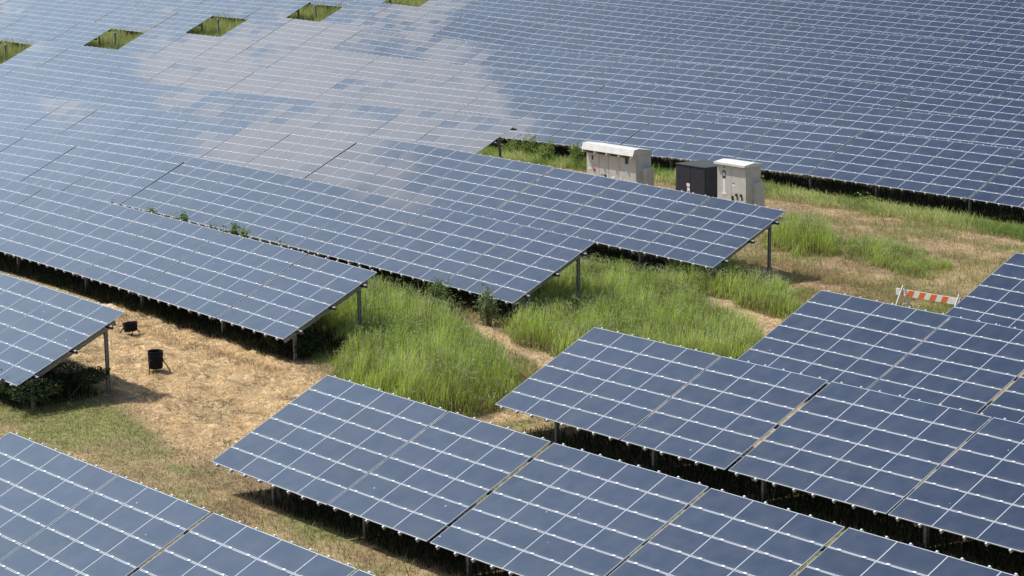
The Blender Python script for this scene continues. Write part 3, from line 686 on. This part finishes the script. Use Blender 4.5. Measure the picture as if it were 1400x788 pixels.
def cabinet_tall():
    x0, x1, y0, d, h = -67.30, -65.66, 62.5, .76, 2.03
    z = G((x0+x1)/2, y0+.4); t = empty('switchgear_cabinet', ((x0+x1)/2, y0+d/2, z))
    tag(t, 'tall beige switchgear cabinet with flat white lid right of the dark transformer box', 'cabinet', 'electrical cabinets in the clearing')
    w = (x1-x0)/2; f = -d/2
    MB().box(-w-.15, w+.5, f-.2, d/2+.2, -.15, .10).build('plinth', M_CONC, t)
    MB().box(-w, w, f+.02, d/2, .101, h, bevel=.01).build('body', M_CAB, t)
    c = -w+.80
    for i, (a, b_) in enumerate(((-w+.012, c), (c, w-.012))):
        dr = MB().box(a+.008, b_-.008, f-.006, f+.019, .50, h-.05, bevel=.006).build('door', M_CAB, t)
        if i == 0:
            MB().box(a+.30, a+.48, f-.012, f-.0065, 1.50, 1.80).build('meter_window', M_GREYTOP, dr)
            MB().box(a+.33, a+.45, f-.017, f-.0125, 1.60, 1.73).build('meter_display', M_STICK2, dr)
            MB().box(a+.34, a+.47, f-.012, f-.0065, .92, 1.46).build('label_strip', M_STICK, dr)
            MB().box(a+.28, a+.54, f-.018, f-.0125, .86, .94).build('label_strip', M_STICK, dr)
            MB().box(a+.36, a+.42, f-.02, f-.0065, 1.90, 1.95).build('latch', M_BLACK, dr)
        else:
            MB().box(a+.06, a+.22, f-.012, f-.0065, 1.22, 1.30).build('label_strip', M_STICK, dr)
            MB().box(a+.08, a+.18, f-.012, f-.0065, 1.33, 1.36).build('name_plate', M_BLACK, dr)
            MB().box(a+.06, a+.12, f-.05, f-.0065, .62, .86).build('door_handle', M_BLACK, dr)
            for q in (.30, .56):
                b = MB().lathe([(.0, 0), (.055, 0), (.05, .05), (.0, .05)], 16); b.build('breaker_knob', M_BLACK, dr, loc=(a+q, f-.007, .92), rot=(R(90), 0, 0))
                MB().box(a+q+.02, a+q+.06, f-.03, f-.0065, .72, .86).build('padlock_tag', M_BLACK, dr)
    for s in range(14): 
        if s != 6: MB().box(-w+.06+s*.108, -w+.06+s*.108+.065, f-.004, f+.019, .16, .46, bevel=.004).build('vent_rib', M_WHITE, t)
    b = MB(); b.prism([(f-.14, h+.003), (f-.14, h+.085), (.0, h+.15), (d/2+.04, h+.085), (d/2+.04, h+.003)], -w-.05, w+.05, 'x')
    b.build('lid', M_WHITE, t)
    s = MB().box(w+.002, w+.28, f+.34, f+.70, .30, 1.42, bevel=.012).build('side_box', M_CAB, t)
    for i in range(2):
        MB().tube([(w+.12+.10*i, f+.36, .52), (w+.16+.12*i, f+.22, .50), (w+.18+.12*i, f+.18, .30), (w+.15+.10*i, f+.20, .09)], .024).build('conduit', M_BLACK, s)
    return t
def transformer():
    x0, x1, y0, h = -69.75, -68.02, 62.55, 1.72
    z = G((x0+x1)/2, y0+.4); t = empty('transformer_box', ((x0+x1)/2, y0+.6, z))
    tag(t, 'dark navy transformer box with a grey lid and white stickers left of the tall cabinet', 'transformer', 'electrical cabinets in the clearing')
    w = (x1-x0)/2
    MB().box(-w-.2, w-.0, -.8, 1.0, -.15, .10).build('plinth', M_CONC, t)
    MB().box(-w, w-.02, -.58, .95, .101, h, bevel=.012).build('body', M_NAVY, t)
    for i, (a, b_) in enumerate(((-w+.02, -.02), (.0, w-.04))):
        dr = MB().box(a, b_, -.606, -.581, .16, h-.05, bevel=.006).build('door', M_NAVY, t)
        if i == 0:
            MB().box(b_-.20, b_-.02, -.613, -.6065, .90, 1.03).build('sticker', M_STICK, dr)
            MB().box(b_-.17, b_-.02, -.613, -.6065, .52, .86).build('sticker', M_STICK, dr)
            MB().box(b_-.13, b_-.07, -.618, -.6135, .64, .72).build('printed_symbol', M_BLACK, dr)
        else:
            MB().box(a+.06, a+.13, -.64, -.6065, .60, .70).build('door_handle', M_BLACK, dr)
    b = MB(); b.prism([(-.63, h+.002), (-.63, h+.035), (.97, h+.01), (.97, h+.002)], -w-.02, w, 'x'); b.build('lid', M_GREYTOP, t)
    b = MB(); 
    for s in range(6): b.box(-w-.16, -w-.003, -.30+s*.16, -.28+s*.16, .45, 1.05)
    b.build('cooling_fins', M_GREYTOP, t)
    MB().tube([(-w-.10, -.45, 1.08), (-w-.13, -.47, .7), (-w-.10, -.48, .1)], .03).build('conduit', M_GREYTOP, t)
cabinet_long(); transformer(); cabinet_tall()
# ------------------------------------------------------------------ road barricade
def barricade():
    x, y, L2 = -49.38, 54.86, 1.32; z = G(x, y); t = empty('road_barricade', (x, y, z), R(4.5))
    tag(t, 'orange and white striped road barricade standing on the dry stubble', 'barricade')
    zb, zt = .57, .79
    b = MB(); b.box(-L2, L2, -.020, -.0, zb, zt, bevel=.004); b.box(-L2, L2, .0, .012, zb+.02, zt-.02)
    pl = b.build('striped_board', M_BWHITE, t)
    n = 0
    for i in range(-6, 7):
        a = i*.44-.02
        for (m, s0, s1) in ((M_ORANGE if -5*.44 < a else M_ORANGE, a, a+.22),):
            if s0-.04 < -L2+.28 or s1+.16 > L2-.28: continue
            MB().prism([(s0-.0, zb+.012), (s1, zb+.012), (s1+.10, zt-.012), (s0+.10, zt-.012)], -.0235, -.0205, 'y').build('orange_stripe', m, pl)
    MB().box(-L2+.01, -L2+.16, -.0245, -.0205, zb+.012, zt-.012).build('faded_stripe', M_BWHITE, pl)
    MB().box(-L2+.17, -L2+.30, -.0245, -.0205, zb+.012, zt-.012).build('faded_stripe', M_FADED, pl)
    MB().box(L2-.16, L2-.01, -.0245, -.0205, zb+.012, zt-.012).build('faded_stripe', M_FADED, pl)
    for sx in (-L2+.27, L2-.20):
        lg = MB().bar((sx+.05, -.05, .93), (sx-.10, -.36, .02), .05, .05).build('front_leg', M_WHITE, t)
        MB().bar((sx-.02, .03, .80), (sx+.06, .40, .02), .05, .05).build('rear_leg', M_WHITE, t)
    sx = -L2+.27
    MB().tube([(sx-.02, -.30, .20), (sx+.05, -.20, .22), (sx+.08, -.05, .34), (sx+.14, .05, .34), (sx+.18, .20, .26), (sx+.2, .25, .12)], .018).build('tie_bar', M_WHITE, t)
barricade()
# ------------------------------------------------------------------ black pots on legs
def pot(x, y, h, r, lift, legs, lean, label, lean_az=0.0, name='pot_on_legs'):
    z = G(x, y); t = empty(name, (x, y, z)); tag(t, label, 'pot', 'black plastic pots on the straw')
    X = Matrix.Translation((0, 0, lift)) @ Matrix.Rotation(lean_az, 4, 'Z') @ Matrix.Rotation(lean, 4, 'Y')
    b = MB(); b.lathe([(0, 0), (r*.90, 0), (r*.94, .02), (r*.97, h*.45), (r*1.03, h*.47), (r*1.03, h*.52), (r*.98, h*.54), (r*1.0, h*.80), (r*1.05, h*.82), (r*1.05, h*.86), (r*1.0, h*.88), (r*1.02, h*.97), (r*1.06, h), (r*.98, h), (r*.94, h*.93), (r*.88, h*.18), (0, h*.16)], 32)
    b.build('pot_body', M_POT, t, X)
    for a, ln in legs:
        a = R(a); p0 = X @ Vector((math.cos(a)*r*1.0, math.sin(a)*r*1.0, h*.50)); p1 = Vector((math.cos(a)*(r+ln), math.sin(a)*(r+ln), -.03))
        m_ = p0.lerp(p1, .5) + Vector((math.cos(a), math.sin(a), 0))*.02
        MB().tube([p0, m_, p1], .016).build('leg', M_POT, t)
    return t
pot(-58.62, 32.62, .50, .215, .12, [(38, .26), (180, .05), (285, .05)], R(2), 'upright open black pot on splayed legs on the straw')
pot(-63.42, 34.50, .26, .22, .09, [(230, .16), (330, .03), (100, .12)], R(-7), 'low tilted black pot near the shaded second left row', .6)
# a broken stick and stones are left out: too small to read
# ------------------------------------------------------------------ weeds
def leaves(name, parent, pts, size, cA, cB, droop=.3):
    n = len(pts); pts = np.array(pts); V = []; C = []
    d = RG.normal(0, 1, (n, 3)); d[:, 2] = np.abs(d[:, 2])*.5+droop*0; d /= np.linalg.norm(d, axis=1)[:, None]
    e = RG.normal(0, 1, (n, 3)); e -= d*(d*e).sum(1)[:, None]; e /= np.linalg.norm(e, axis=1)[:, None]
    s = RG.uniform(.6, 1.3, (n, 1))*size; m = RG.uniform(0, 1, (n, 1)); c = (np.array(cA)*(1-m)+np.array(cB)*m)*RG.uniform(.7, 1.35, (n, 1))
    V = np.stack([pts, pts+d*s*.5+e*s*.22, pts+d*s, pts+d*s*.5-e*s*.22], 1).reshape(-1, 3); C = np.repeat(c, 4, 0)
    return link(name, fast_mesh(name, V, np.arange(len(V)).reshape(-1, 4), [M_LEAF], C), parent)
def weed(x, y, h, spread, n, label, size=.09, cA=(.075, .12, .03), cB=(.17, .23, .07), stems=9, kind='tall_weed', cat='weed', group=None, low=.15, top_heavy=1.0):
    z = G(x, y); t = empty(kind, (x, y, z)); tag(t, label, cat, group)
    b = MB(); pts = []
    for s in range(stems):
        a = RG.uniform(0, 2*np.pi); q = RG.uniform(0, 1)**.6*spread; hh = h*RG.uniform(.62, 1.0)*(1-.25*(q/max(spread, .01))**2)
        r0 = Vector((math.cos(a)*q*.35, math.sin(a)*q*.35, -.05)); r1 = Vector((math.cos(a)*q, math.sin(a)*q, hh)); rm = r0.lerp(r1, .5)+Vector((0, 0, hh*.08))
        b.tube([r0, rm, r1], [.012, .009, .004], 5, caps=False)
        for i in range(n//stems):
            u = low+(1-low)*RG.uniform(0, 1)**(1/top_heavy); p = r0.lerp(rm, u*2) if u < .5 else rm.lerp(r1, u*2-1)
            w = .05+.16*spread*(1-.6*u); pts.append(tuple(p+Vector(RG.normal(0, w, 3))*Vector((1, 1, .7)).length/1.6))
    b.build('stem', M_LEAF2, t); leaves('foliage', t, pts, size, cA, cB)
    return t
M_LEAF2 = mat('plant_stem', (.11, .13, .05), .7, nodes=noise_mix(20, (.09, .12, .04), (.17, .13, .07), .35, .65))
GW = 'weeds pushing up between the second and third left rows'
for (x, y, h, s, n, lab) in (
    (-68.9, 39.50, 2.88, .40, 1500, 'largest bushy green weed sticking up behind the second left row'),
    (-65.75, 39.50, 2.86, .30, 1100, 'second bushy green weed right of the largest, above the module edge'),
    (-64.85, 39.48, 2.68, .26, 700, 'small round green weed just right of the second bushy one'),
    (-70.85, 39.48, 2.66, .20, 260, 'small dark weed left of the largest bushy weed'),
    (-66.85, 39.48, 2.74, .18, 170, 'thin sparse weed between the two bushy weeds'),
    (-62.9, 39.48, 2.50, .5, 300, 'low ragged weed tips farthest right above the second left row'),
    (-73.3, 39.48, 2.66, .3, 170, 'pale wispy weed farthest left above the second left row')):
    weed(x, y, h, s, int(n*1.8), lab, .105, cA=(.12, .19, .05), cB=(.28, .36, .11), group=GW, low=.6, top_heavy=2.2)
weed(-80.7, 47.85, 2.75, .30, 80, 'faint sprigs standing above the third left row near the cloud reflection', .09, low=.4)
weed(-59.9, 43.6, 1.30, .42, 900, 'dense leafy weed growing up against the third left row, left one', .10, (.11, .17, .045), (.26, .34, .11), 22)
weed(-57.45, 43.65, 1.25, .42, 850, 'grey-green leafy weed against the third left row, right one', .10, (.14, .19, .08), (.30, .36, .17), 22)
weed(-58.9, 43.3, .8, .5, 500, 'low leafy weed between the two tall ones at the third left row', .09, (.08, .12, .04), (.18, .23, .08), 12)
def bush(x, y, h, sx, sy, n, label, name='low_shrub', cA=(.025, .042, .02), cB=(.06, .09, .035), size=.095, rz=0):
    z = G(x, y); t = empty(name, (x, y, z), rz); tag(t, label, 'shrub')
    pts = []; b = MB()
    lobes = [(RG.uniform(-.7, .7)*sx, RG.uniform(-.6, .6)*sy, RG.uniform(.35, .75)*h, RG.uniform(.28, .45)) for _ in range(9)]
    for lx, ly, lz, lr in lobes:
        b.tube([(lx*.3, ly*.3, -.05), (lx*.7, ly*.7, lz*.6), (lx, ly, lz)], [.02, .014, .006], 5, caps=False)
        for i in range(n//9):
            d = RG.normal(0, 1, 3); d /= np.linalg.norm(d); q = RG.uniform(.3, 1)**.5*lr
            p = (lx+d[0]*q*sx*.9, ly+d[1]*q*sy*1.1, lz+d[2]*q*h*.75); 
            if p[2] > .02: pts.append(p)
    b.build('stem', M_LEAF2, t); leaves('foliage', t, pts, size, cA, cB)
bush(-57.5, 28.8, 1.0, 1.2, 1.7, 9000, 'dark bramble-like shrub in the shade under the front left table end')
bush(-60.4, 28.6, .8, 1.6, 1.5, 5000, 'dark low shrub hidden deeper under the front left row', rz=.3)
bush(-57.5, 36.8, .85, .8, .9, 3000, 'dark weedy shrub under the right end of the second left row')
GI = 'weeds along the front of the long back row by the cabinets'
for (x, y, h, s, n, lab) in (
    (-86.3, 68.3, 1.35, .7, 700, 'leftmost green weed clump at the gap behind the fourth left row'),
    (-84.6, 68.1, 1.20, .6, 600, 'second green weed clump left of the long beige cabinet'),
    (-82.4, 67.9, 1.30, .5, 600, 'tallest upright green weed left of the long beige cabinet'),
    (-80.8, 67.9, .95, .5, 450, 'pointed green weed nearest the left side of the long beige cabinet'),
    (-78.7, 67.7, 1.1, .55, 500, 'green weed half hidden behind the long cabinet roof'),
    (-74.6, 68.0, 1.15, .6, 600, 'bright weed clump between the long cabinet and dark transformer'),
    (-73.0, 68.0, 1.05, .6, 600, 'leafy weed clump just left behind the dark transformer'),
    (-71.4, 68.2, 1.0, .6, 500, 'weed clump peeping above the dark transformer lid'),
    (-65.0, 68.4, .6, .5, 300, 'low weed just right of the tall beige cabinet'),
    (-88.0, 68.5, 1.1, .6, 400, 'weed in the corner by the dark end post of the left row')):
    weed(x, y, h*.9, s, n, lab, .12, (.14, .21, .05), (.34, .42, .12), 14, group=GI)
# tall tussocks that rise above the top edges
weed(-47.1, 55.3, 1.0, .3, 60, 'thin dry stalk beside the barricade at the right edge row', .07, (.2, .19, .08), (.3, .28, .13), 5, low=.5)
